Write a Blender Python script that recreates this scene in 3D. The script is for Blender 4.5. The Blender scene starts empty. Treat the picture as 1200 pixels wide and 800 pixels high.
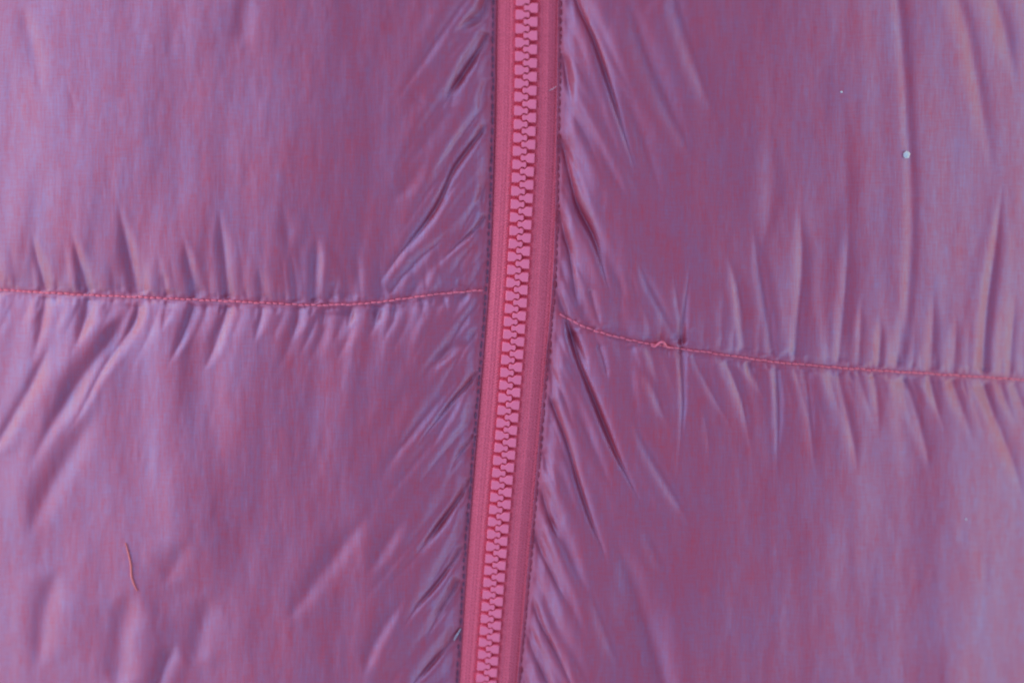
import bpy, math, random
import numpy as np

# ------------------------------------------------------------------ camera, sky, sun, exposure
S = bpy.context.scene
PX = 0.00025                 # one photograph pixel on the cloth, in metres
D = 0.60                     # camera to zipper
TILT = math.radians(14)
FPX = D / PX
cam_d = bpy.data.cameras.new('camera')
cam = bpy.data.objects.new('camera', cam_d)
S.collection.objects.link(cam)
cam.location = (0, D * math.sin(TILT), D * math.cos(TILT))
cam.rotation_euler = (-TILT, 0, 0)
cam_d.sensor_width = 36
cam_d.lens = 36 * FPX / 1200
cam_d.clip_start = 0.01
cam_d.clip_end = 100
cam_d.dof.use_dof = True
cam_d.dof.focus_distance = D - 0.001
cam_d.dof.aperture_fstop = 5.6
S.camera = cam

SUN_EL, SUN_AZ = math.radians(20), math.radians(-66)      # azimuth from +Y, clockwise
w = bpy.data.worlds.new('World')
S.world = w
w.use_nodes = True
nt = w.node_tree
bg = nt.nodes['Background']
sky = nt.nodes.new('ShaderNodeTexSky')
sky.sky_type = 'NISHITA'
sky.sun_disc = False
sky.sun_elevation = SUN_EL
sky.sun_rotation = SUN_AZ
sky.air_density = 1.0
sky.dust_density = 0.0
sky.ozone_density = 0.0
nt.links.new(sky.outputs[0], bg.inputs[0])
bg.inputs[1].default_value = 0.15
sun_d = bpy.data.lights.new('sun', 'SUN')
sun_d.energy = 0.5
sun_d.angle = math.radians(90)
sun_d.color = (1.0, 0.985, 0.97)
sun = bpy.data.objects.new('sun', sun_d)
S.collection.objects.link(sun)
sun.rotation_euler = (math.pi / 2 - SUN_EL, 0, math.pi - SUN_AZ)
S.view_settings.view_transform = 'Standard'
S.view_settings.look = 'None'
S.view_settings.gamma = 1
S.view_settings.use_curve_mapping = False
S.view_settings.exposure = 1.25
S.cycles.use_denoising = True
S.cycles.filter_width = 2.1
S.cycles.max_bounces = 10
S.cycles.diffuse_bounces = 8

rng = np.random.default_rng(7)
random.seed(7)
C = S.collection

# ------------------------------------------------------------------ where a point of the cloth lies
camz = np.array(cam.location)
CT, ST = math.cos(TILT), math.sin(TILT)
def at(x, y, h):
    """world position of the cloth point seen at photograph pixel x, y when it stands h pixels proud of the zipper plane"""
    x = np.asarray(x, float); y = np.asarray(y, float); z = np.asarray(h, float) * PX
    dx = x - 600; u = 400 - y
    dy = -ST * FPX + CT * u
    dz = -CT * FPX - ST * u
    s = (z - camz[2]) / dz
    return np.stack([camz[0] + s * dx, camz[1] + s * dy, z + 0 * x], -1)

def curve(pts):
    p = np.array(pts, float)
    # smooth monotone-ish interpolation (Catmull-Rom on y or x)
    def f(t):
        t = np.asarray(t, float)
        k = np.clip(np.searchsorted(p[:, 0], t) - 1, 0, len(p) - 2)
        m = np.gradient(p[:, 1], p[:, 0])
        x0, x1 = p[k, 0], p[k + 1, 0]
        d = x1 - x0
        q = (t - x0) / d
        inside = (q >= 0) & (q <= 1)
        qc = np.clip(q, 0, 1)
        h00 = 2*qc**3 - 3*qc**2 + 1; h10 = qc**3 - 2*qc**2 + qc
        h01 = -2*qc**3 + 3*qc**2; h11 = qc**3 - qc**2
        v = h00*p[k, 1] + h10*d*m[k] + h01*p[k+1, 1] + h11*d*m[k+1]
        v = np.where(q < 0, p[0, 1] + (t - p[0, 0]) * m[0], v)
        return np.where(q > 1, p[-1, 1] + (t - p[-1, 0]) * m[-1], v)
    return f

zip_c = curve([(0, 617.5), (160, 614.5), (300, 608), (400, 601.5), (460, 597), (620, 583.5), (800, 569.5)])
edge_l = curve([(0, 581), (160, 579), (320, 573.5), (460, 562.5), (620, 549.5), (800, 538)])
edge_r = curve([(0, 654), (160, 652), (320, 648), (460, 636), (620, 622.5), (800, 606)])
seam_l = curve([(-300, 334), (0, 340), (100, 345.5), (200, 350), (300, 354.5), (390, 357.5), (440, 354.5), (490, 347.5), (540, 342), (590, 338)])
seam_r = curve([(600, 352), (652, 366), (680, 381), (720, 394), (775, 405), (830, 413), (900, 423), (1000, 432), (1100, 438.5), (1200, 445), (1500, 468)])

# ------------------------------------------------------------------ folds of the cloth (photograph pixels; half-width, depth)
# each: points, half width, depth (+ = valley), fade at start, fade at end
F = []
def fold(pts, w, d, a=0.15, b=0.35, ridge=0.45):
    F.append((np.array(pts, float), w, d, a, b, ridge))
# right, above the seam
fold([(668, -30), (675, 0), (697, 50), (717, 110), (740, 185), (750, 215)], 4.2, 7.5, .1, .3)
fold([(659, 60), (663, 85), (668, 110), (675, 140)], 3.5, 4.5)
fold([(653, 150), (664, 190), (677, 240), (697, 282), (712, 335), (723, 368)], 4.2, 7, .1, .15)
fold([(653, 235), (660, 270), (668, 300), (675, 347), (679, 372)], 3.6, 5.5)
fold([(649, 320), (655, 350), (668, 378)], 3, 4)
fold([(690, 335), (697, 360), (706, 388)], 2.6, 3)
fold([(652, -20), (656, 30), (660, 60)], 3, 3)
fold([(735, -10), (748, 40), (770, 95), (800, 160), (815, 200)], 10, 5.5, .3, .4, .6)
fold([(785, -20), (800, 30), (822, 95), (842, 150)], 10, 5, .2, .5, .6)
fold([(705, 60), (740, 130), (765, 200), (780, 240)], 8, 2.6, .4, .5, .5)
fold([(742, 295), (760, 335), (780, 372), (795, 402)], 6, 4.5, .4, .1)
fold([(728, 300), (748, 350), (765, 385)], 5, 2.5, .4, .3)
fold([(815, 270), (808, 320), (802, 370), (799, 409), (801, 470), (797, 520), (790, 590)], 3.2, 5.5, .5, .5, .6)
fold([(788, 310), (795, 360), (799, 405)], 3.5, 3.5, .5, .05)
fold([(850, 290), (866, 345), (872, 415)], 6, 4, .5, .05, .6)
fold([(880, 250), (892, 330), (906, 420)], 6, 3.2, .5, .05, .6)
fold([(935, 230), (940, 310), (931, 424)], 5.5, 5, .5, .05, .6)
fold([(995, 240), (992, 330), (982, 428)], 5, 4.2, .5, .05, .6)
fold([(1010, 340), (1008, 390), (1007, 430)], 3.5, 2.5, .5, .05)
fold([(1030, 360), (1031, 400), (1029, 432)], 3.5, 3, .5, .05)
fold([(1045, -40), (1053, 0), (1059, 70), (1064, 150), (1068, 230), (1066, 320), (1056, 434)], 7, 3.6, .1, .05, .1)
fold([(1094, 330), (1093, 390), (1091, 437)], 4, 3.5, .5, .05)
fold([(1120, 360), (1120, 400), (1117, 440)], 3.5, 3, .5, .05)
fold([(1178, 190), (1166, 290), (1156, 370), (1152, 441)], 6, 5.5, .5, .05, .6)
fold([(1192, 330), (1186, 390), (1182, 444)], 4, 2.8, .5, .05)
fold([(1110, -40), (1132, 30), (1142, 80), (1156, 160), (1165, 230)], 9, 4, .2, .5, .6)
fold([(1160, -20), (1178, 40), (1192, 110)], 8, 3.5, .2, .5, .6)
fold([(985, 90), (990, 200), (995, 260)], 10, 1.6, .4, .4, .5)
fold([(900, 130), (905, 220), (895, 300)], 9, 1.8, .4, .4, .5)
# right, below the seam
fold([(662, 368), (677, 420), (695, 465), (720, 527), (742, 572), (762, 612)], 3.0, 6.5, .1, .45)
fold([(640, 455), (652, 485), (665, 520), (678, 566), (695, 617), (707, 645), (712, 668)], 3.4, 6.5, .12, .25)
fold([(630, 560), (642, 600), (650, 620), (659, 646)], 4, 6, .2, .2)
fold([(624, 612), (632, 640), (647, 672), (660, 698), (676, 722)], 4.5, 6, .2, .35)
fold([(622, 695), (634, 730), (647, 755), (668, 799), (680, 830)], 3.4, 5.5, .15, .2)
fold([(613, 730), (628, 770), (645, 805), (655, 830)], 3.6, 4.5, .2, .2)
fold([(608, 775), (618, 805), (630, 830)], 3, 4)
fold([(641, 385), (645, 430), (650, 480)], 3.6, 4.5, .3, .4)
fold([(633, 490), (637, 530), (645, 565)], 3.6, 4, .3, .4)
fold([(668, 385), (680, 410), (690, 440)], 2.6, 3)
fold([(700, 400), (708, 425), (713, 450)], 2.6, 3)
fold([(735, 480), (760, 530), (790, 580), (812, 620)], 7, 4, .4, .4, .6)
fold([(745, 420), (770, 465), (785, 505)], 6, 3, .4, .4, .6)
fold([(715, 625), (735, 670), (752, 720), (775, 790), (785, 830)], 12, 6, .3, .1, .7)
fold([(690, 680), (705, 730), (730, 790)], 7, 3, .4, .3, .6)
fold([(745, 600), (770, 650), (790, 690)], 9, 3, .4, .4, .6)
fold([(812, 412), (820, 432), (840, 470), (862, 510)], 4, 3.6, .05, .5)
fold([(822, 470), (830, 510), (832, 550)], 3.5, 2.2, .5, .5)
fold([(848, 418), (860, 445), (872, 480), (883, 545)], 4, 4.5, .05, .4)
fold([(876, 421), (886, 445), (898, 475)], 3.5, 3, .05, .5)
fold([(909, 424), (912, 460), (912, 510), (908, 580)], 3.4, 5, .05, .5)
fold([(940, 428), (948, 465), (952, 520), (956, 560)], 4.5, 4, .05, .6)
fold([(980, 431), (988, 465), (1000, 520), (1005, 560)], 5, 4.8, .05, .5)
fold([(1022, 434), (1028, 470), (1030, 530)], 4.5, 3.5, .05, .6)
fold([(1056, 436), (1070, 470), (1085, 525), (1090, 560)], 5.5, 4.8, .05, .5)
fold([(1088, 438), (1094, 460), (1104, 500)], 4, 3, .05, .6)
fold([(1114, 440), (1126, 475), (1145, 530)], 5, 3.6, .05, .6)
fold([(1148, 442), (1162, 480), (1186, 540), (1205, 600)], 5.5, 5, .05, .5)
fold([(1165, 443), (1178, 470), (1196, 510)], 4, 3, .05, .6)
fold([(1186, 445), (1196, 470), (1212, 510)], 4, 3.4, .05, .6)
# left, above the seam
fold([(578, -30), (566, 14), (545, 30), (520, 48)], 7, 6, .2, .4, .5)
fold([(574, 35), (565, 52), (545, 84), (524, 115), (510, 145)], 5.2, 7.5, .12, .3, .6)
fold([(545, 85), (532, 110), (526, 130)], 4, 3)
fold([(575, 138), (560, 160), (545, 180), (530, 202), (513, 240), (492, 270), (467, 300), (445, 330), (420, 352)], 4.6, 7, .08, .1, .6)
fold([(572, 250), (560, 265), (537, 287), (505, 317)], 4, 6, .12, .4, .6)
fold([(530, 262), (515, 282), (490, 305), (470, 326), (455, 347)], 4, 5, .4, .1, .6)
fold([(575, 195), (566, 225), (562, 250)], 3.6, 4)
fold([(573, 90), (566, 110), (560, 135)], 4, 3.6)
fold([(470, 100), (490, 118), (506, 132)], 4, 1.6, .5, .4)
fold([(500, 180), (480, 215), (455, 240)], 10, 3, .4, .5, .6)
fold([(36, 265), (42, 295), (48, 318), (54, 342)], 4.2, 5, .5, .03, .6)
fold([(82, 262), (90, 295), (98, 322), (104, 345)], 4.4, 4.8, .5, .03, .6)
fold([(135, 220), (146, 275), (155, 310), (162, 347)], 5.2, 5.6, .5, .03, .6)
fold([(190, 315), (193, 330), (196, 349)], 3, 2.6, .5, .05)
fold([(213, 270), (219, 300), (225, 328), (229, 351)], 4.2, 4.8, .5, .03, .6)
fold([(255, 235), (260, 275), (264, 310), (267, 353)], 4.6, 5, .5, .03, .6)
fold([(303, 310), (305, 330), (306, 354)], 3.2, 2.8, .5, .05)
fold([(340, 290), (345, 325), (348, 356)], 4, 3.4, .5, .05, .6)
fold([(372, 270), (370, 310), (368, 357)], 6, 4.6, .5, .05, .6)
fold([(398, 320), (390, 342), (382, 357)], 4, 3.5, .4, .1, .6)
fold([(330, 230), (336, 270), (340, 300)], 7, 2, .5, .5, .6)
fold([(22, 0), (40, 60), (52, 130)], 9, 2.2, .3, .5, .6)
fold([(75, 90), (84, 115), (89, 137)], 3.5, 0.9, .6, .3)
fold([(290, -20), (285, 30), (280, 60)], 10, 2, .3, .4)
# left, below the seam
fold([(54, 344), (52, 365), (46, 395), (36, 430)], 4.4, 4.6, .03, .5, .6)
fold([(104, 347), (100, 375), (88, 412)], 4.4, 4.2, .03, .5, .6)
fold([(162, 350), (160, 372), (144, 400), (120, 434), (96, 480), (70, 520)], 3.6, 4.6, .03, .5, .6)
fold([(150, 362), (132, 395), (112, 422), (88, 455), (55, 510), (20, 575)], 10, 7.5, .25, .4, .7)
fold([(60, 400), (40, 445), (15, 490), (-15, 540)], 6, 3.5, .3, .2, .7)
fold([(120, 470), (85, 530), (50, 590), (30, 640)], 12, 4, .3, .4, .7)
fold([(196, 352), (193, 370), (190, 390)], 3, 2.4, .05, .5)
fold([(228, 353), (222, 372), (212, 400), (196, 430)], 4.2, 4, .03, .5, .6)
fold([(267, 355), (263, 375), (248, 415), (236, 440)], 4.2, 4, .03, .5, .6)
fold([(307, 357), (304, 380), (296, 405)], 3.4, 2.8, .03, .5)
fold([(350, 358), (348, 378), (338, 405)], 4.2, 4, .03, .5, .6)
fold([(381, 360), (379, 372), (376, 388)], 3, 2.8, .03, .5)
fold([(413, 358), (411, 370), (408, 388)], 3.2, 3.2, .03, .5)
fold([(441, 356), (440, 370), (438, 392)], 3.8, 3.6, .03, .5)
fold([(465, 353), (462, 364), (458, 376)], 3, 3, .03, .5)
fold([(493, 349), (495, 358), (494, 370)], 3, 2.6, .03, .5)
fold([(520, 346), (522, 356), (524, 370)], 3, 2.6, .03, .5)
fold([(563, 385), (545, 400), (515, 420), (488, 440)], 8, 4.4, .2, .5, .6)
fold([(563, 432), (552, 446), (535, 464), (520, 483), (497, 511), (480, 536)], 3.6, 6.5, .1, .3, .6)
fold([(560, 503), (551, 517), (540, 530), (531, 544), (520, 570)], 3.6, 6, .15, .25, .6)
fold([(553, 560), (545, 573), (520, 607), (497, 638), (480, 662)], 3.8, 6.5, .1, .3, .6)
fold([(545, 636), (532, 656), (510, 686), (487, 713), (468, 742)], 3.6, 6.5, .1, .3, .6)
fold([(540, 675), (530, 693), (518, 712), (508, 730), (490, 772)], 4.2, 6, .1, .3, .6)
fold([(540, 735), (531, 748), (505, 778), (482, 804), (470, 825)], 3.8, 6, .1, .1, .6)
fold([(555, 470), (552, 490), (548, 505)], 3.4, 3.6)
fold([(548, 590), (543, 615), (541, 640)], 3.4, 3.6)
fold([(440, 590), (410, 628), (378, 668), (350, 708), (330, 735)], 11, 3.4, .35, .4, .5)
fold([(478, 600), (450, 640), (428, 680)], 9, 3, .4, .4, .6)
fold([(480, 690), (455, 725), (435, 760), (425, 800)], 8, 3.2, .35, .3, .6)
fold([(158, 685), (146, 725), (140, 765), (136, 820)], 14, 5, .3, .2, .7)
fold([(208, 750), (195, 775), (180, 815)], 7, 4, .4, .2, .6)
fold([(70, 660), (52, 720), (45, 790)], 12, 4, .3, .3, .7)
fold([(250, 690), (238, 730), (225, 790)], 12, 3.5, .4, .3, .6)
fold([(225, 630), (205, 660), (190, 690)], 10, 2.6, .4, .4, .6)
# the many small gathers of the two seams and of the zipper edges
def gathers(seam, x0, x1, lean_up, lean_dn):
    x = x0
    while x < x1:
        x += random.uniform(4.5, 11)
        for sgn, lean in ((-1, lean_up), (1, lean_dn)):
            if random.random() < .8:
                L = random.choice([7, 9, 12, 15, 20, 28])
                y = float(seam(x)) + sgn * 1.0
                lx = lean(x) * L + random.uniform(-2, 2)
                fold([(x, y), (x + lx * .4, y + sgn * L * .5), (x + lx, y + sgn * L)], random.uniform(1.8, 3.0), random.uniform(0.7, 1.9), .3, .6, .5)
gathers(seam_l, -80, 570, lambda x: -.1, lambda x: -.25)
gathers(seam_r, 656, 1290, lambda x: .05, lambda x: .25)
y = -60.0
while y < 860:
    y += random.uniform(10, 20)
    xl, xr = float(edge_l(y)), float(edge_r(y))
    L = random.choice([16, 24, 32, 44, 60, 78])
    fold([(xl - 3, y), (xl - L * .5, y + L * .55), (xl - L * .9, y + L * random.uniform(.8, 1.5))], random.uniform(1.8, 2.8), random.uniform(.5, 1.2), .15, .6, .15)
    L = random.choice([18, 26, 36, 48, 62, 80]); y2 = y + random.uniform(-5, 5)
    fold([(xr + 1, y2), (xr + L * .3, y2 + L * .6), (xr + L * random.uniform(.4, .8), y2 + L * 1.3)], random.uniform(1.8, 2.8), random.uniform(.5, 1.2), .15, .6, .15)

y = -40.0
while y < 830:
    y += random.uniform(34, 60)
    L = random.uniform(45, 105); xl = float(edge_l(y)); k = random.uniform(.95, 1.5)
    fold([(xl - 4, y), (xl - L * .35, y + L * .38 * k), (xl - L * .6, y + L * .7 * k), (xl - L * .8, y + L * k)], random.uniform(3.0, 4.2), random.uniform(2.4, 3.6), .15, .55, .1)
    y2 = y + random.uniform(-9, 9); xr = float(edge_r(y2)); k = random.uniform(.35, .6)
    fold([(xr + 4, y2), (xr + L * .28 * k * 2, y2 + L * .42), (xr + L * .42 * k * 2, y2 + L * .75), (xr + L * .6 * k * 2, y2 + L * 1.15)], random.uniform(3.0, 4.2), random.uniform(2.4, 3.6), .15, .55, .1)

# broad soft folds fanning out of the zipper, and longer soft gathers along the seams
y = -70.0
while y < 800:
    y += random.uniform(26, 48)
    L = random.uniform(70, 150); xl = float(edge_l(y)); k = random.uniform(.9, 1.4)
    fold([(xl - 6, y), (xl - L * .4, y + L * .4 * k), (xl - L * .7, y + L * .75 * k), (xl - L, y + L * 1.1 * k)], random.uniform(6, 9), random.uniform(1.8, 3.2), .25, .6, .5)
    y2 = y + random.uniform(-12, 12); xr = float(edge_r(y2)); k = random.uniform(.7, 1.2)
    fold([(xr + 6, y2), (xr + L * .3 * k, y2 + L * .45), (xr + L * .48 * k, y2 + L * .85), (xr + L * .7 * k, y2 + L * 1.3)], random.uniform(6, 9), random.uniform(1.8, 3.2), .25, .6, .5)
for seam, x, x1, lu, ld in ((seam_l, -60.0, 540, -.12, -.45), (seam_r, 700.0, 1260, .05, .3)):
    while x < x1:
        x += random.uniform(13, 26)
        for sg, ln in ((-1, lu), (1, ld)):
            L = random.uniform(35, 95); y = float(seam(x)) + sg * 2
            fold([(x, y), (x + ln * L * .35, y + sg * L * .4), (x + ln * L * .7, y + sg * L * .72), (x + ln * L, y + sg * L)], random.uniform(3.2, 5.2), random.uniform(1.0, 2.1), .08, .75, .4)

def smooth_path(p, n=26):
    t = np.linspace(0, len(p) - 1, n)
    q = np.vstack([2 * p[0] - p[1], p, 2 * p[-1] - p[-2]])
    k = np.clip(t.astype(int), 0, len(p) - 2); f = (t - k)[:, None]
    a, b, c, d = q[k], q[k + 1], q[k + 2], q[k + 3]
    return .5 * (2*b + (c - a) * f + (2*a - 5*b + 4*c - d) * f**2 + (3*b - a - 3*c + d) * f**3)

def add_folds(X, Y, Z):
    cx0, cx1, ry0, ry1 = X.min(0), X.max(0), Y.min(1), Y.max(1)
    for pts, wd, dp, fa, fb, rd in F:
        near = np.min(np.where(pts[:, 0] > 600, pts[:, 0] - edge_r(pts[:, 1]), edge_l(pts[:, 1]) - pts[:, 0])) < 40 and dp > 4.3
        if near: wd, dp, fb, rd = wd * 1.05, dp * 1.6, max(fb, .55), rd * .2
        P = smooth_path(pts, 8 if len(pts) <= 3 else 24)
        m = 5 * wd
        ci = np.nonzero((cx1 > P[:, 0].min() - m) & (cx0 < P[:, 0].max() + m))[0]
        ri = np.nonzero((ry1 > P[:, 1].min() - m) & (ry0 < P[:, 1].max() + m))[0]
        if not len(ci) or not len(ri): continue
        idx = (slice(ri[0], ri[-1] + 1), slice(ci[0], ci[-1] + 1))
        x, y = X[idx], Y[idx]
        best = np.full(x.shape, 1e9); sd = np.zeros(x.shape); tt = np.zeros(x.shape)
        n = len(P) - 1
        for i in range(n):
            ax, ay = P[i]; bx, by = P[i + 1]
            ex, ey = bx - ax, by - ay; l2 = ex*ex + ey*ey + 1e-9
            q = np.clip(((x - ax) * ex + (y - ay) * ey) / l2, 0, 1)
            qx, qy = x - ax - q * ex, y - ay - q * ey
            d2 = qx*qx + qy*qy
            b = d2 < best
            best = np.where(b, d2, best)
            sd = np.where(b, np.sign(ex * qy - ey * qx) * np.sqrt(d2), sd)
            tt = np.where(b, (i + q) / n, tt)
        fa = max(fa, .1)
        env = np.clip(tt / max(fa, 1e-3), 0, 1) * np.clip((1 - tt) / max(fb, 1e-3), 0, 1)
        env = (env * env * (3 - 2 * env)) ** 1.3
        ww = wd * (.45 + .55 * env)
        if wd < 5.6: c0 = .5 if near else .5 * ww; val = -np.exp(-(np.sqrt(sd ** 2 + c0 ** 2) - c0) / ((1.15 if near else 1.2) * ww))
        else: val = -np.exp(-(sd / ww) ** 2)
        skew = 1 + .7 * math.sin(pts[0, 0] * 1.7 + pts[0, 1]) * np.sign(sd) * np.minimum(np.abs(sd) / ww, 1)
        prof = val + (.28 if wd < 5.6 else .5) * rd * skew * np.exp(-((np.abs(sd) - 2.4 * ww) / (1.5 * ww)) ** 2)
        Z[idx] += dp * (.85 if wd < 5.7 else .8) * env * prof

def lattice(X, Y, sx, sy, seed):
    r = np.random.default_rng(seed)
    G = r.standard_normal((int(2200 / sy) + 6, int(2400 / sx) + 6))
    u = (X + 600) / sx; v = (Y + 600) / sy
    i = np.floor(u).astype(int); j = np.floor(v).astype(int)
    i = np.clip(i, 0, G.shape[1] - 2); j = np.clip(j, 0, G.shape[0] - 2)
    f = u - i; g = v - j
    f = f*f*f*(f*(f*6 - 15) + 10); g = g*g*g*(g*(g*6 - 15) + 10)
    return (G[j, i]*(1-f) + G[j, i+1]*f)*(1-g) + (G[j+1, i]*(1-f) + G[j+1, i+1]*f)*g

def height(X, Y, right, W=None):
    u = (X - 600) / 600
    body = -np.abs(u) ** 2.4 * (168 if right else 122)
    seam = seam_r if right else seam_l
    ds = np.abs(Y - seam(X))
    dz = (X - edge_r(Y)) if right else (edge_l(Y) - X)
    dzc = np.maximum(dz, 0)
    fs = 1 - np.exp(-ds / 34); fz = 1 - np.exp(-dzc / 40)
    Z = body + 7 * fs * (1 - np.exp(-dzc / 38)) + 3 * (1 - np.exp(-ds / 12)) * np.clip(dzc / 20, 0, 1) + 15 * (1 - np.exp(-ds / 190)) * (1 - np.exp(-dzc / 110)) + 7 * (1 - np.exp(-dzc / 14))
    away = np.clip(dzc / 60, 0, 1) * np.clip(ds / 40, 0.15, 1)
    Z += away * (2.0 * lattice(X, Y, 75, 150, 11 + right) + 0.35 * lattice(X, Y, 26, 70, 21 + right) + .12 * lattice(X, Y, 9, 26, 31 + right))
    Z += .05 * lattice(X, Y, 4.5, 14, 41 + right)
    # soft gathers running away from the seam and from the zipper
    Z += 1.7 * lattice(X + (Y - seam(X)) * (-.12 if right else .15), Y, 19, 500, 51 + right) * np.exp(-ds / 60) * np.clip(ds / 12, 0, 1) * np.clip(dzc / 40, 0, 1)
    q = (.9 * X - .42 * Y) if right else (.78 * X + .62 * Y)
    Z += 1.0 * lattice(q, 0 * q, 15, 500, 61 + right) * np.exp(-dzc / 55) * np.clip(dzc / 14, 0, 1) * np.clip(ds / 25, 0, 1)
    Z += away * .9 * lattice(X, Y, 40, 260, 71 + right)
    add_folds(X, Y, Z)
    if W is not None:      # where needle holes and the pull of the thread part the weft, the red warp shows
        W[:] = np.clip(W + .75 * np.exp(-(ds / 4.5) ** 2) + .9 * np.exp(-((dz - 4) / 7) ** 2), 0, 1)
    # the turned edge beside the zipper: a rounded lip and the sunk stitch line
    e = np.clip(dz / 30, 0, 1); Z = Z * (1 - (1 - e) ** 3)
    Z += 1.0 * np.exp(-((dz - 7) / 3.2) ** 2) + 1.2 * np.exp(-(dz / 2.2) ** 2) - 0.2
    return Z

# ------------------------------------------------------------------ materials
def mat(name):
    m = bpy.data.materials.new(name); m.use_nodes = True
    t = m.node_tree
    return m, t, t.nodes['Principled BSDF']
def N(t, typ, **kw):
    n = t.nodes.new(typ)
    for k, v in kw.items():
        if k.startswith('_'): setattr(n, k[1:], v)
        else: n.inputs[k].default_value = v
    return n
def ramp(t, src, p0, p1, c0=(0,0,0,1), c1=(1,1,1,1)):
    r = t.nodes.new('ShaderNodeValToRGB')
    r.color_ramp.elements[0].position = p0; r.color_ramp.elements[1].position = p1
    r.color_ramp.elements[0].color = c0; r.color_ramp.elements[1].color = c1
    t.links.new(src, r.inputs[0]); return r.outputs[0]
def mixc(t, fac, a, b, mode='MIX'):
    m = t.nodes.new('ShaderNodeMix'); m.data_type = 'RGBA'; m.blend_type = mode
    for s, v in ((0, fac), (6, a), (7, b)):
        if isinstance(v, (int, float)): m.inputs[s].default_value = v
        elif isinstance(v, tuple): m.inputs[s].default_value = v
        else: t.links.new(v, m.inputs[s])
    return m.outputs[2]
def math_(t, op, a, b=0.0):
    m = t.nodes.new('ShaderNodeMath'); m.operation = op
    for s, v in ((0, a), (1, b)):
        if isinstance(v, (int, float)): m.inputs[s].default_value = v
        else: t.links.new(v, m.inputs[s])
    return m.outputs[0]
def noise(t, uv, sc, scale=1.0, detail=2, rough=.5):
    mp = N(t, 'ShaderNodeMapping'); mp.inputs['Scale'].default_value = sc
    t.links.new(uv, mp.inputs[0])
    n = N(t, 'ShaderNodeTexNoise', Scale=scale, Detail=detail, Roughness=rough)
    t.links.new(mp.outputs[0], n.inputs['Vector'])
    return n.outputs[0]

RED = (0.53, 0.024, 0.028, 1); BLUE = (0.33, 0.038, 0.052, 1)
def shell_fabric():
    """shot nylon: matt red warp crossed by glossy blue weft"""
    m, t, p = mat('shot_nylon')
    uv = N(t, 'ShaderNodeUVMap').outputs[0]           # 1 unit = 100 photograph pixels of cloth
    warp = ramp(t, noise(t, uv, (52, 5.0, 1), 1, 3, .65), .28, .72)
    warp2 = ramp(t, noise(t, uv, (14, .9, 1), 1, 2, .5), .30, .70)
    weft = ramp(t, noise(t, uv, (6, 46, 1), 1, 3, .65), .28, .72)
    blot = ramp(t, noise(t, uv, (3.2, 1.3, 1), 1, 3, .6), .32, .70)
    a = math_(t, 'ADD', math_(t, 'MULTIPLY', warp, .30), math_(t, 'MULTIPLY', weft, .20))
    b = math_(t, 'ADD', math_(t, 'MULTIPLY', warp2, .09), math_(t, 'ADD', math_(t, 'MULTIPLY', blot, .18), .08))
    wa = N(t, 'ShaderNodeAttribute'); wa.attribute_name = 'warp_show'
    keep = math_(t, 'SUBTRACT', 1.0, math_(t, 'MULTIPLY', wa.outputs['Fac'], .45))
    f = math_(t, 'MULTIPLY', math_(t, 'ADD', a, b), keep)
    t.links.new(mixc(t, f, RED, BLUE), p.inputs['Base Color'])
    p.inputs['Roughness'].default_value = .55
    p.inputs['Specular IOR Level'].default_value = .25
    p.inputs['Sheen Weight'].default_value = .03
    p.inputs['Sheen Roughness'].default_value = .4
    p.inputs['Sheen Tint'].default_value = (.55, .60, 1, 1)
    bp = N(t, 'ShaderNodeBump', Strength=.4, Distance=.00012)
    h = math_(t, 'ADD', noise(t, uv, (45, 4, 1), 1, 2), noise(t, uv, (4, 42, 1), 1, 2))
    t.links.new(h, bp.inputs['Height']); t.links.new(bp.outputs[0], p.inputs['Normal'])
    g = N(t, 'ShaderNodeBsdfGlossy', Roughness=.47); g.inputs['Color'].default_value = (.23, .385, .70, 1)
    t.links.new(bp.outputs[0], g.inputs['Normal'])
    mx = N(t, 'ShaderNodeMixShader')
    t.links.new(math_(t, 'ADD', math_(t, 'MULTIPLY', f, .42), .05), mx.inputs[0])
    t.links.new(p.outputs[0], mx.inputs[1]); t.links.new(g.outputs[0], mx.inputs[2])
    t.links.new(mx.outputs[0], t.nodes['Material Output'].inputs[0])
    return m
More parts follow.
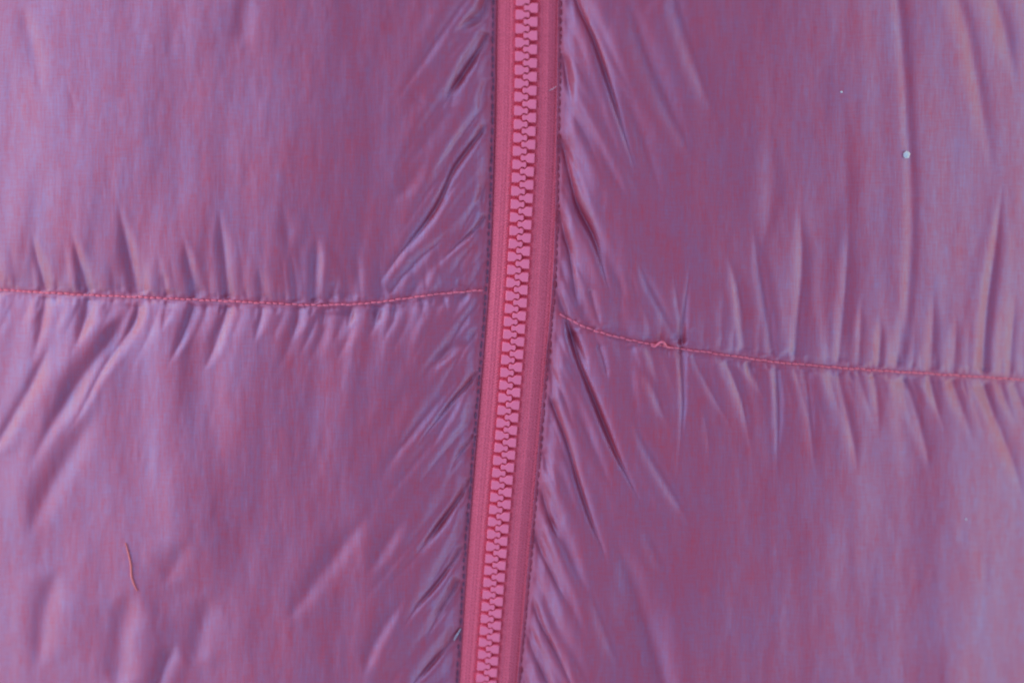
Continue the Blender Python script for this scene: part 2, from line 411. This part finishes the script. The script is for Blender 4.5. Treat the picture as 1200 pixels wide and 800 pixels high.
def tape_fabric():
    m, t, p = mat('zipper_tape_weave')
    uv = N(t, 'ShaderNodeUVMap').outputs[0]           # 1 unit = 1 photograph pixel
    sp = N(t, 'ShaderNodeSeparateXYZ'); t.links.new(uv, sp.inputs[0])
    x, y = sp.outputs[0], sp.outputs[1]
    jit = math_(t, 'MULTIPLY', noise(t, uv, (.3, .3, 1), 1, 2), 5.0)
    # chevron knit: alternating diagonal ribs
    tri = math_(t, 'PINGPONG', x, 3.0)
    s1 = math_(t, 'SINE', math_(t, 'ADD', math_(t, 'ADD', math_(t, 'MULTIPLY', y, 1.75), math_(t, 'MULTIPLY', tri, 1.1)), jit))
    s2 = math_(t, 'SINE', math_(t, 'MULTIPLY', x, 1.55))
    knit = math_(t, 'ADD', math_(t, 'MULTIPLY', s1, .6), math_(t, 'MULTIPLY', s2, .35))
    grain = noise(t, uv, (.55, .55, 1), 1, 2, .6)
    hh = math_(t, 'ADD', knit, math_(t, 'MULTIPLY', grain, 2.0))
    k01 = ramp(t, math_(t, 'ADD', math_(t, 'MULTIPLY', knit, .3), .5), .2, .85)
    col = mixc(t, k01, (.80, .080, .125, 1), (.95, .145, .225, 1))
    col = mixc(t, ramp(t, grain, .3, .75), col, (.95, .14, .21, 1))
    t.links.new(col, p.inputs['Base Color'])
    p.inputs['Roughness'].default_value = .75
    p.inputs['Specular IOR Level'].default_value = .3
    p.inputs['Sheen Weight'].default_value = .25
    p.inputs['Sheen Tint'].default_value = (1, .6, .8, 1)
    bp = N(t, 'ShaderNodeBump', Strength=.7, Distance=.0003)
    t.links.new(hh, bp.inputs['Height']); t.links.new(bp.outputs[0], p.inputs['Normal'])
    return m
def plain(name, col, rough, spec=.5, grain=0.0, scale=3000, sheen=0):
    m, t, p = mat(name)
    tc = N(t, 'ShaderNodeTexCoord')
    n = N(t, 'ShaderNodeTexNoise', Scale=scale, Detail=2)
    t.links.new(tc.outputs['Object'], n.inputs['Vector'])
    dk = tuple(c * (1 - grain) for c in col[:3]) + (1,)
    t.links.new(mixc(t, ramp(t, n.outputs[0], .3, .7), dk, col), p.inputs['Base Color'])
    p.inputs['Roughness'].default_value = rough
    p.inputs['Specular IOR Level'].default_value = spec
    p.inputs['Sheen Weight'].default_value = sheen
    return m
M_SHELL = shell_fabric()
M_TAPE = tape_fabric()
M_TOOTH = plain('pink_acetal', (.95, .175, .28, 1), .38, .5, .08, 2500)
M_SEAM = plain('salmon_thread', (.84, .15, .23, 1), .7, .3, .25, 6000, .2)
M_EDGE = plain('slate_thread', (.20, .09, .16, 1), .8, .1, .35, 5000, 0)
M_WINE = plain('wine_thread', (.42, .07, .12, 1), .8, .1, .35, 5000, 0)
M_LINT = plain('white_lint', (.62, .60, .62, 1), .6, .4, .15, 3000, .3)
M_PALE = plain('pale_pink_fibre', (.70, .35, .42, 1), .7, .3, .2, 5000, .2)
M_DOWN = plain('down_wisp', (.55, .48, .56, 1), .7, .3, .2, 5000, .2)
M_FIBRE = plain('red_fibre', (.93, .20, .17, 1), .7, .3, .2, 5000, .2)

# ------------------------------------------------------------------ mesh helpers
def link(name, me, m, parent=None):
    o = bpy.data.objects.new(name, me)
    me.materials.append(m)
    C.objects.link(o)
    if parent is not None: o.parent = parent
    return o
def grid_mesh(name, P, UV):
    """P (rows, cols, 3), UV (rows, cols, 2)"""
    r, c = P.shape[:2]
    me = bpy.data.meshes.new(name)
    me.vertices.add(r * c)
    me.vertices.foreach_set('co', P.reshape(-1).astype(np.float32))
    i = np.arange(r * c).reshape(r, c)
    q = np.stack([i[:-1, :-1], i[1:, :-1], i[1:, 1:], i[:-1, 1:]], -1).reshape(-1, 4)
    a, b, d = P[0, 0], P[1, 0], P[0, 1]
    if np.cross(b - a, d - a)[2] < 0: q = q[:, ::-1]
    n = len(q)
    me.loops.add(n * 4); me.loops.foreach_set('vertex_index', q.reshape(-1).astype(np.int32))
    me.polygons.add(n)
    me.polygons.foreach_set('loop_start', np.arange(0, n * 4, 4, dtype=np.int32))
    me.polygons.foreach_set('use_smooth', np.ones(n, bool))
    uvl = me.uv_layers.new(name='cloth')
    uvl.data.foreach_set('uv', UV.reshape(-1, 2)[q.reshape(-1)].reshape(-1).astype(np.float32))
    me.update(calc_edges=True)
    return me
def tubes(name, paths, n=6):
    """one mesh of round threads; each path a list of (x, y, z, radius) in metres"""
    V, Fc = [], []
    for path in paths:
        p = np.array(path, float)
        tg = np.gradient(p[:, :3], axis=0); tg /= np.linalg.norm(tg, axis=1)[:, None] + 1e-12
        b0 = len(V)
        for k in range(len(p)):
            s = np.cross(tg[k], (0, 0, 1.0)); s /= np.linalg.norm(s) + 1e-9
            u = np.cross(s, tg[k])
            for j in range(n):
                a = 2 * math.pi * j / n
                V.append(tuple(p[k, :3] + p[k, 3] * (math.cos(a) * s + math.sin(a) * u)))
        for k in range(len(p) - 1):
            for j in range(n):
                Fc.append((b0 + k*n + j, b0 + k*n + (j+1) % n, b0 + (k+1)*n + (j+1) % n, b0 + (k+1)*n + j))
        Fc.append(tuple(b0 + j for j in range(n))[::-1]); Fc.append(tuple(b0 + (len(p)-1)*n + j for j in range(n)))
    me = bpy.data.meshes.new(name)
    me.from_pydata(V, [], Fc)
    me.polygons.foreach_set('use_smooth', [True] * len(me.polygons))
    return me
def spaced(lo, a, b, hi, fine, coarse):
    return np.concatenate([np.linspace(lo, a, max(2, int((a - lo) / coarse)))[:-1], np.linspace(a, b, int((b - a) / fine)), np.linspace(b, hi, max(2, int((hi - b) / coarse)))[1:]])

# ------------------------------------------------------------------ the jacket
jacket = bpy.data.objects.new('puffer_jacket', None)
C.objects.link(jacket)
jacket.empty_display_size = .05
jacket['label'] = 'quilted puffer jacket in iridescent red and blue nylon, closed by a pink zipper'
jacket['category'] = 'jacket'

XL, XR, YT, YB = -190, 1390, -170, 970
STEP = 1.3
heights = {}
def panel(right, upper, label):
    seam = seam_r if right else seam_l
    edge = edge_r if right else edge_l
    out = XR if right else XL
    # column parameter: true pixels from the outer edge; row parameter: true pixels from the seam
    if right: xs = spaced(640, 641, 1215, XR, STEP, 6)
    else: xs = spaced(XL, -15, 565, 566, STEP, 6)
    sc = (xs - xs[0]) / (xs[-1] - xs[0])
    if upper: ys = spaced(YT, -15, 380, 381, STEP, 6)
    else: ys = spaced(380, 381, 815, YB, STEP, 6)
    tc = (ys - ys[0]) / (ys[-1] - ys[0])
    s, t = np.meshgrid(sc, tc)
    Y = YT + t * (380 - YT) if upper else 380 + t * (YB - 380)
    for _ in range(8):
        X = edge(Y) + s * (out - edge(Y)) if right else out + s * (edge(Y) - out)
        Y = YT + t * (seam(X) - YT) if upper else seam(X) + t * (YB - seam(X))
    W = np.zeros_like(X)
    Z = height(X, Y, int(right), W)
    # a turned-under hem along the zipper edge
    k = 0 if right else -1
    for dxh, dzh in ((0.3, -1.4), (-1.8 if not right else 1.8, -2.6)):
        we = W[:, [k]]; xe = X[:, [k]] + dxh; ye = Y[:, [k]]; ze = np.minimum(Z[:, [k]], 1.0) + dzh
        if right: X, Y, Z, W = np.hstack([xe, X]), np.hstack([ye, Y]), np.hstack([ze, Z]), np.hstack([we, W])
        else: X, Y, Z, W = np.hstack([X, xe]), np.hstack([Y, ye]), np.hstack([Z, ze]), np.hstack([W, we])
    me = grid_mesh('quilted_panel', at(X, Y, Z), np.stack([X / 100 + (7 if right else 0), Y / 100], -1))
    at_ = me.attributes.new('warp_show', 'FLOAT', 'POINT'); at_.data.foreach_set('value', W.reshape(-1).astype(np.float32))
    o = link('quilted_panel', me, M_SHELL, jacket)
    o['label'] = label
    return o
panel(False, True, 'upper left quilted chamber with gathers along its lower seam')
panel(False, False, 'lower left quilted chamber with diagonal folds toward the zipper')
panel(True, True, 'upper right quilted chamber with a long vertical fold')
panel(True, False, 'lower right quilted chamber with gathers below its seam')

# zipper tapes, each with its teeth
def tape(right, label):
    ys = np.arange(-165, 966, 3.0)
    e = edge_r if right else edge_l
    nx = 30
    P = np.zeros((len(ys), nx, 3)); UV = np.zeros((len(ys), nx, 2))
    c = zip_c(ys); ed = e(ys) + (5 if right else -5)
    for i in range(nx):
        f = i / (nx - 1)
        x = c + (.05 if right else -.05) + f * (ed - c - (.05 if right else -.05))
        dc = np.abs(x - c)
        z = 2.4 - 1.4 * np.clip((12.6 - dc) / 1.5, 0, 1) + 1.6 * np.exp(-((dc - 14.5) / 3.0) ** 2) + .8 * np.exp(-((dc - 24) / 6.0) ** 2) - 4.8 * np.clip((dc - 26) / 9, 0, 1) - 1.6 * np.exp(-((dc - 13.2) / 1.2) ** 2)
        P[:, i] = at(x, ys, z); UV[:, i, 0] = dc; UV[:, i, 1] = ys
    o = link('zipper_tape', grid_mesh('zipper_tape', P, UV), M_TAPE, jacket)
    o['label'] = label
    return o
tape_l = tape(False, 'pink woven zipper tape left of the teeth')
tape_r = tape(True, 'pink woven zipper tape right of the teeth')

def tooth_mesh():
    half = [(-12.6, 0), (-12.6, 4.6), (-12.1, 5.4), (-5.3, 5.4), (-4.3, 4.7), (-2.5, 2.8), (-1.2, 2.45), (0.2, 3.0), (1.5, 3.5), (2.6, 3.2), (3.2, 2.0), (3.4, 0)]
    out = half + [(x, -y) for x, y in half[-2:0:-1]]
    out = out[::-1]
    V = []; n = len(out)
    cx = -4.6
    for z, k in ((-3.2, 0.0), (3.6, 0.0), (4.35, .28), (4.6, .75)):
        for i, (x, y) in enumerate(out):
            px, py = out[i - 1]; qx, qy = out[(i + 1) % n]
            tx, ty = qx - px, qy - py; L = math.hypot(tx, ty)
            V.append(((x + (-ty / L) * k * sgn_in) * PX, (y + (tx / L) * k * sgn_in) * PX, z * PX))
    Fc = [(r*n + i, r*n + (i+1) % n, (r+1)*n + (i+1) % n, (r+1)*n + i) for r in range(3) for i in range(n)]
    Fc.append(tuple(3*n + i for i in range(n)))
    me = bpy.data.meshes.new('zipper_tooth')
    me.from_pydata(V, [], Fc)
    me.polygons.foreach_set('use_smooth', [True] * (len(me.polygons) - 1) + [False])
    me.materials.append(M_TOOTH)
    return me
# the outline above runs clockwise or anticlockwise: find the inward side once
sgn_in = 1
TOOTH = tooth_mesh()
_a = np.array([v.co for v in TOOTH.vertices]); _n = len(_a) // 4
if np.ptp(_a[3*_n:, 0]) > np.ptp(_a[:_n, 0]):
    bpy.data.meshes.remove(TOOTH); sgn_in = -1; TOOTH = tooth_mesh()
TOOTH.update()
def flip_if_needed(me):
    if me.polygons[-1].normal.z < 0: me.flip_normals()
flip_if_needed(TOOTH)

yy = np.arange(-165, 966, .5)
path = at(zip_c(yy), yy, 0 * yy)
arc = np.concatenate([[0], np.cumsum(np.linalg.norm(np.diff(path, axis=0), axis=1))])
PITCH = 15.42 * PX
a0 = np.interp(17.0, yy, arc)
for k in range(-11, 66):
    for right in (0, 1):
        s = a0 + (k + .5 * right) * PITCH
        if s < arc[0] + PITCH or s > arc[-1] - PITCH: continue
        yk = float(np.interp(s, arc, yy))
        if yk < -60 or yk > 860: continue
        p = at(float(zip_c(yk)), yk, 0)
        q0, q1 = at(float(zip_c(yk - 6)), yk - 6, 0), at(float(zip_c(yk + 6)), yk + 6, 0)
        ang = math.atan2(q0[1] - q1[1], q0[0] - q1[0]) - math.pi / 2
        o = bpy.data.objects.new('zipper_tooth', TOOTH)
        C.objects.link(o)
        o.parent = tape_r if right else tape_l
        o.location = (p[0] + random.uniform(-.12, .12) * PX, p[1] + random.uniform(-.15, .15) * PX, (4.0 + random.uniform(-.25, .25)) * PX)
        o.rotation_euler = (random.uniform(-.03, .03), random.uniform(-.04, .04), ang + (math.pi if right else 0) + random.uniform(-.02, .02))

# stitching
def fabric_z(x, y, right):
    return height(np.array([[x]], float), np.array([[y]], float), int(right))[0, 0]
def seam_stitching(right, label):
    seam = seam_r if right else seam_l
    x0, x1 = (655, 1330) if right else (-130, 574)
    xs = np.arange(x0, x1, 1.0)
    Z = height(xs[None, :], seam(xs)[None, :], int(right))[0]
    Z = np.convolve(np.pad(Z, 4, mode='edge'), np.ones(9) / 9, 'valid')
    paths = []; x = x0 + 1.0
    while x < x1 - 9:
        L = random.uniform(5.6, 7.4)
        pts = []
        oy = random.uniform(-.5, .5)
        for f in np.linspace(0, 1, 6):
            xx = x + f * L
            arch = math.sin(math.pi * f)
            z = float(np.interp(xx, xs, Z)) + .35 + .6 * arch
            p = at(xx, float(seam(xx)) + oy + (f - .5) * random.uniform(-.4, .8), z)
            pts.append((*p, (.95 + .3 * arch) * PX))
        paths.append(pts)
        x += L + random.uniform(.2, 1.2)
    o = link('seam_stitching', tubes('seam_stitching', paths), M_SEAM, jacket)
    o['kind'] = 'stuff'; o['label'] = label
    return o
seam_stitching(False, 'salmon stitch line across the left front')
sr = seam_stitching(True, 'salmon stitch line across the right front')
# a slack loop that has pulled out of the right seam
pts = []
for x, y, h in ((763, 404.5, .5), (767, 406, 1.5), (770, 404, 4), (773, 401.5, 6), (776.5, 400.8, 7), (779, 403, 5.5), (781, 406, 3), (785, 407.2, .8)):
    p = at(x, y, fabric_z(x, float(seam_r(x)), 1) + h + .6); pts.append((*p, 1.35 * PX))
sp_ = smooth_path(np.array(pts), 30)
loop = link('thread_loop', tubes('thread_loop', [sp_], 8), M_SEAM, sr)
loop['label'] = 'slack pink loop of thread pulled out of the seam'

def edge_stitching(right, label):
    e = edge_r if right else edge_l
    off = 2.9 if right else -2.6
    paths = []; y = -60.0
    while y < 860:
        L = random.uniform(4.5, 9.0)
        pts = []
        oy = random.uniform(-.7, .7)
        for f in np.linspace(0, 1, 5):
            yk = y + f * L; arch = math.sin(math.pi * f)
            xk = float(e(yk)) + off + oy
            p = at(xk, yk, .9 + .6 * arch)
            pts.append((*p, (.5 + .4 * arch) * PX))
        paths.append(pts); y += L + random.uniform(.8, 4.0)
    o = link('edge_stitching', tubes('edge_stitching', paths), M_WINE if right else M_EDGE, jacket)
    o['kind'] = 'stuff'; o['label'] = label
edge_stitching(False, 'dark stitch line along the left zipper edge')
edge_stitching(True, 'dark stitch line along the right zipper edge')

# ------------------------------------------------------------------ small things lying on the jacket
def tag(o, label, cat, group=None):
    o['label'] = label; o['category'] = cat
    if group: o['group'] = group
def speck(x, y, r, right, name, label, cat, m=M_LINT, sq=.75):
    import bmesh
    bm = bmesh.new()
    bmesh.ops.create_icosphere(bm, subdivisions=2, radius=1)
    rr = random.Random(int(x * 7 + y))
    for v in bm.verts:
        k = 1 + rr.uniform(-.16, .16)
        v.co = (v.co.x * k * r * PX * 1.1, v.co.y * k * r * PX, v.co.z * k * r * PX * sq)
    me = bpy.data.meshes.new(name); bm.to_mesh(me); bm.free()
    for p in me.polygons: p.use_smooth = True
    o = link(name, me, m)
    p = at(x, y, fabric_z(x, y, right) + r * sq * .6)
    o.location = tuple(p)
    tag(o, label, cat)
def fibre(pts, r, right, name, label, cat, m, lift=.5):
    q = smooth_path(np.array([(x, y) for x, y in pts], float), 22)
    P = []
    for k, (x, y) in enumerate(q):
        f = k / (len(q) - 1)
        p = at(x, y, fabric_z(x, y, right) + lift + r * .4)
        P.append((*p, r * PX * (.35 + .65 * math.sin(math.pi * min(max(f, .06), .94)) ** .6)))
    o = link(name, tubes(name, [P], 7), m)
    tag(o, label, cat)
speck(1062, 181.5, 4.1, 1, 'lint_speck', 'tiny round white speck stuck in the long vertical fold', 'lint')
speck(986, 108, 1.3, 1, 'lint_speck', 'pinprick white dot on the smooth cloth left of the vertical fold', 'lint')
speck(1132, 608, 1.1, 1, 'lint_speck', 'pinprick pale dot on the lower right chamber', 'lint')
fibre([(147, 636), (150, 646), (153.5, 662), (154, 674), (157, 684), (161, 692)], 1.1, 0, 'thread_scrap', 'short red thread scrap lying on the lower left chamber', 'thread', M_FIBRE)
fibre([(540, 736), (537, 741), (534, 746), (532, 750)], 1.0, 0, 'feather_wisp', 'tiny white down wisp caught at the lower left zipper edge', 'down wisp', M_DOWN, 2.5)
fibre([(652, 101), (648.5, 104), (645, 105.5), (643.5, 107)], .55, 1, 'feather_wisp', 'tiny pale fibre on the upper right edge of the zipper tape', 'down wisp', M_PALE, 3)
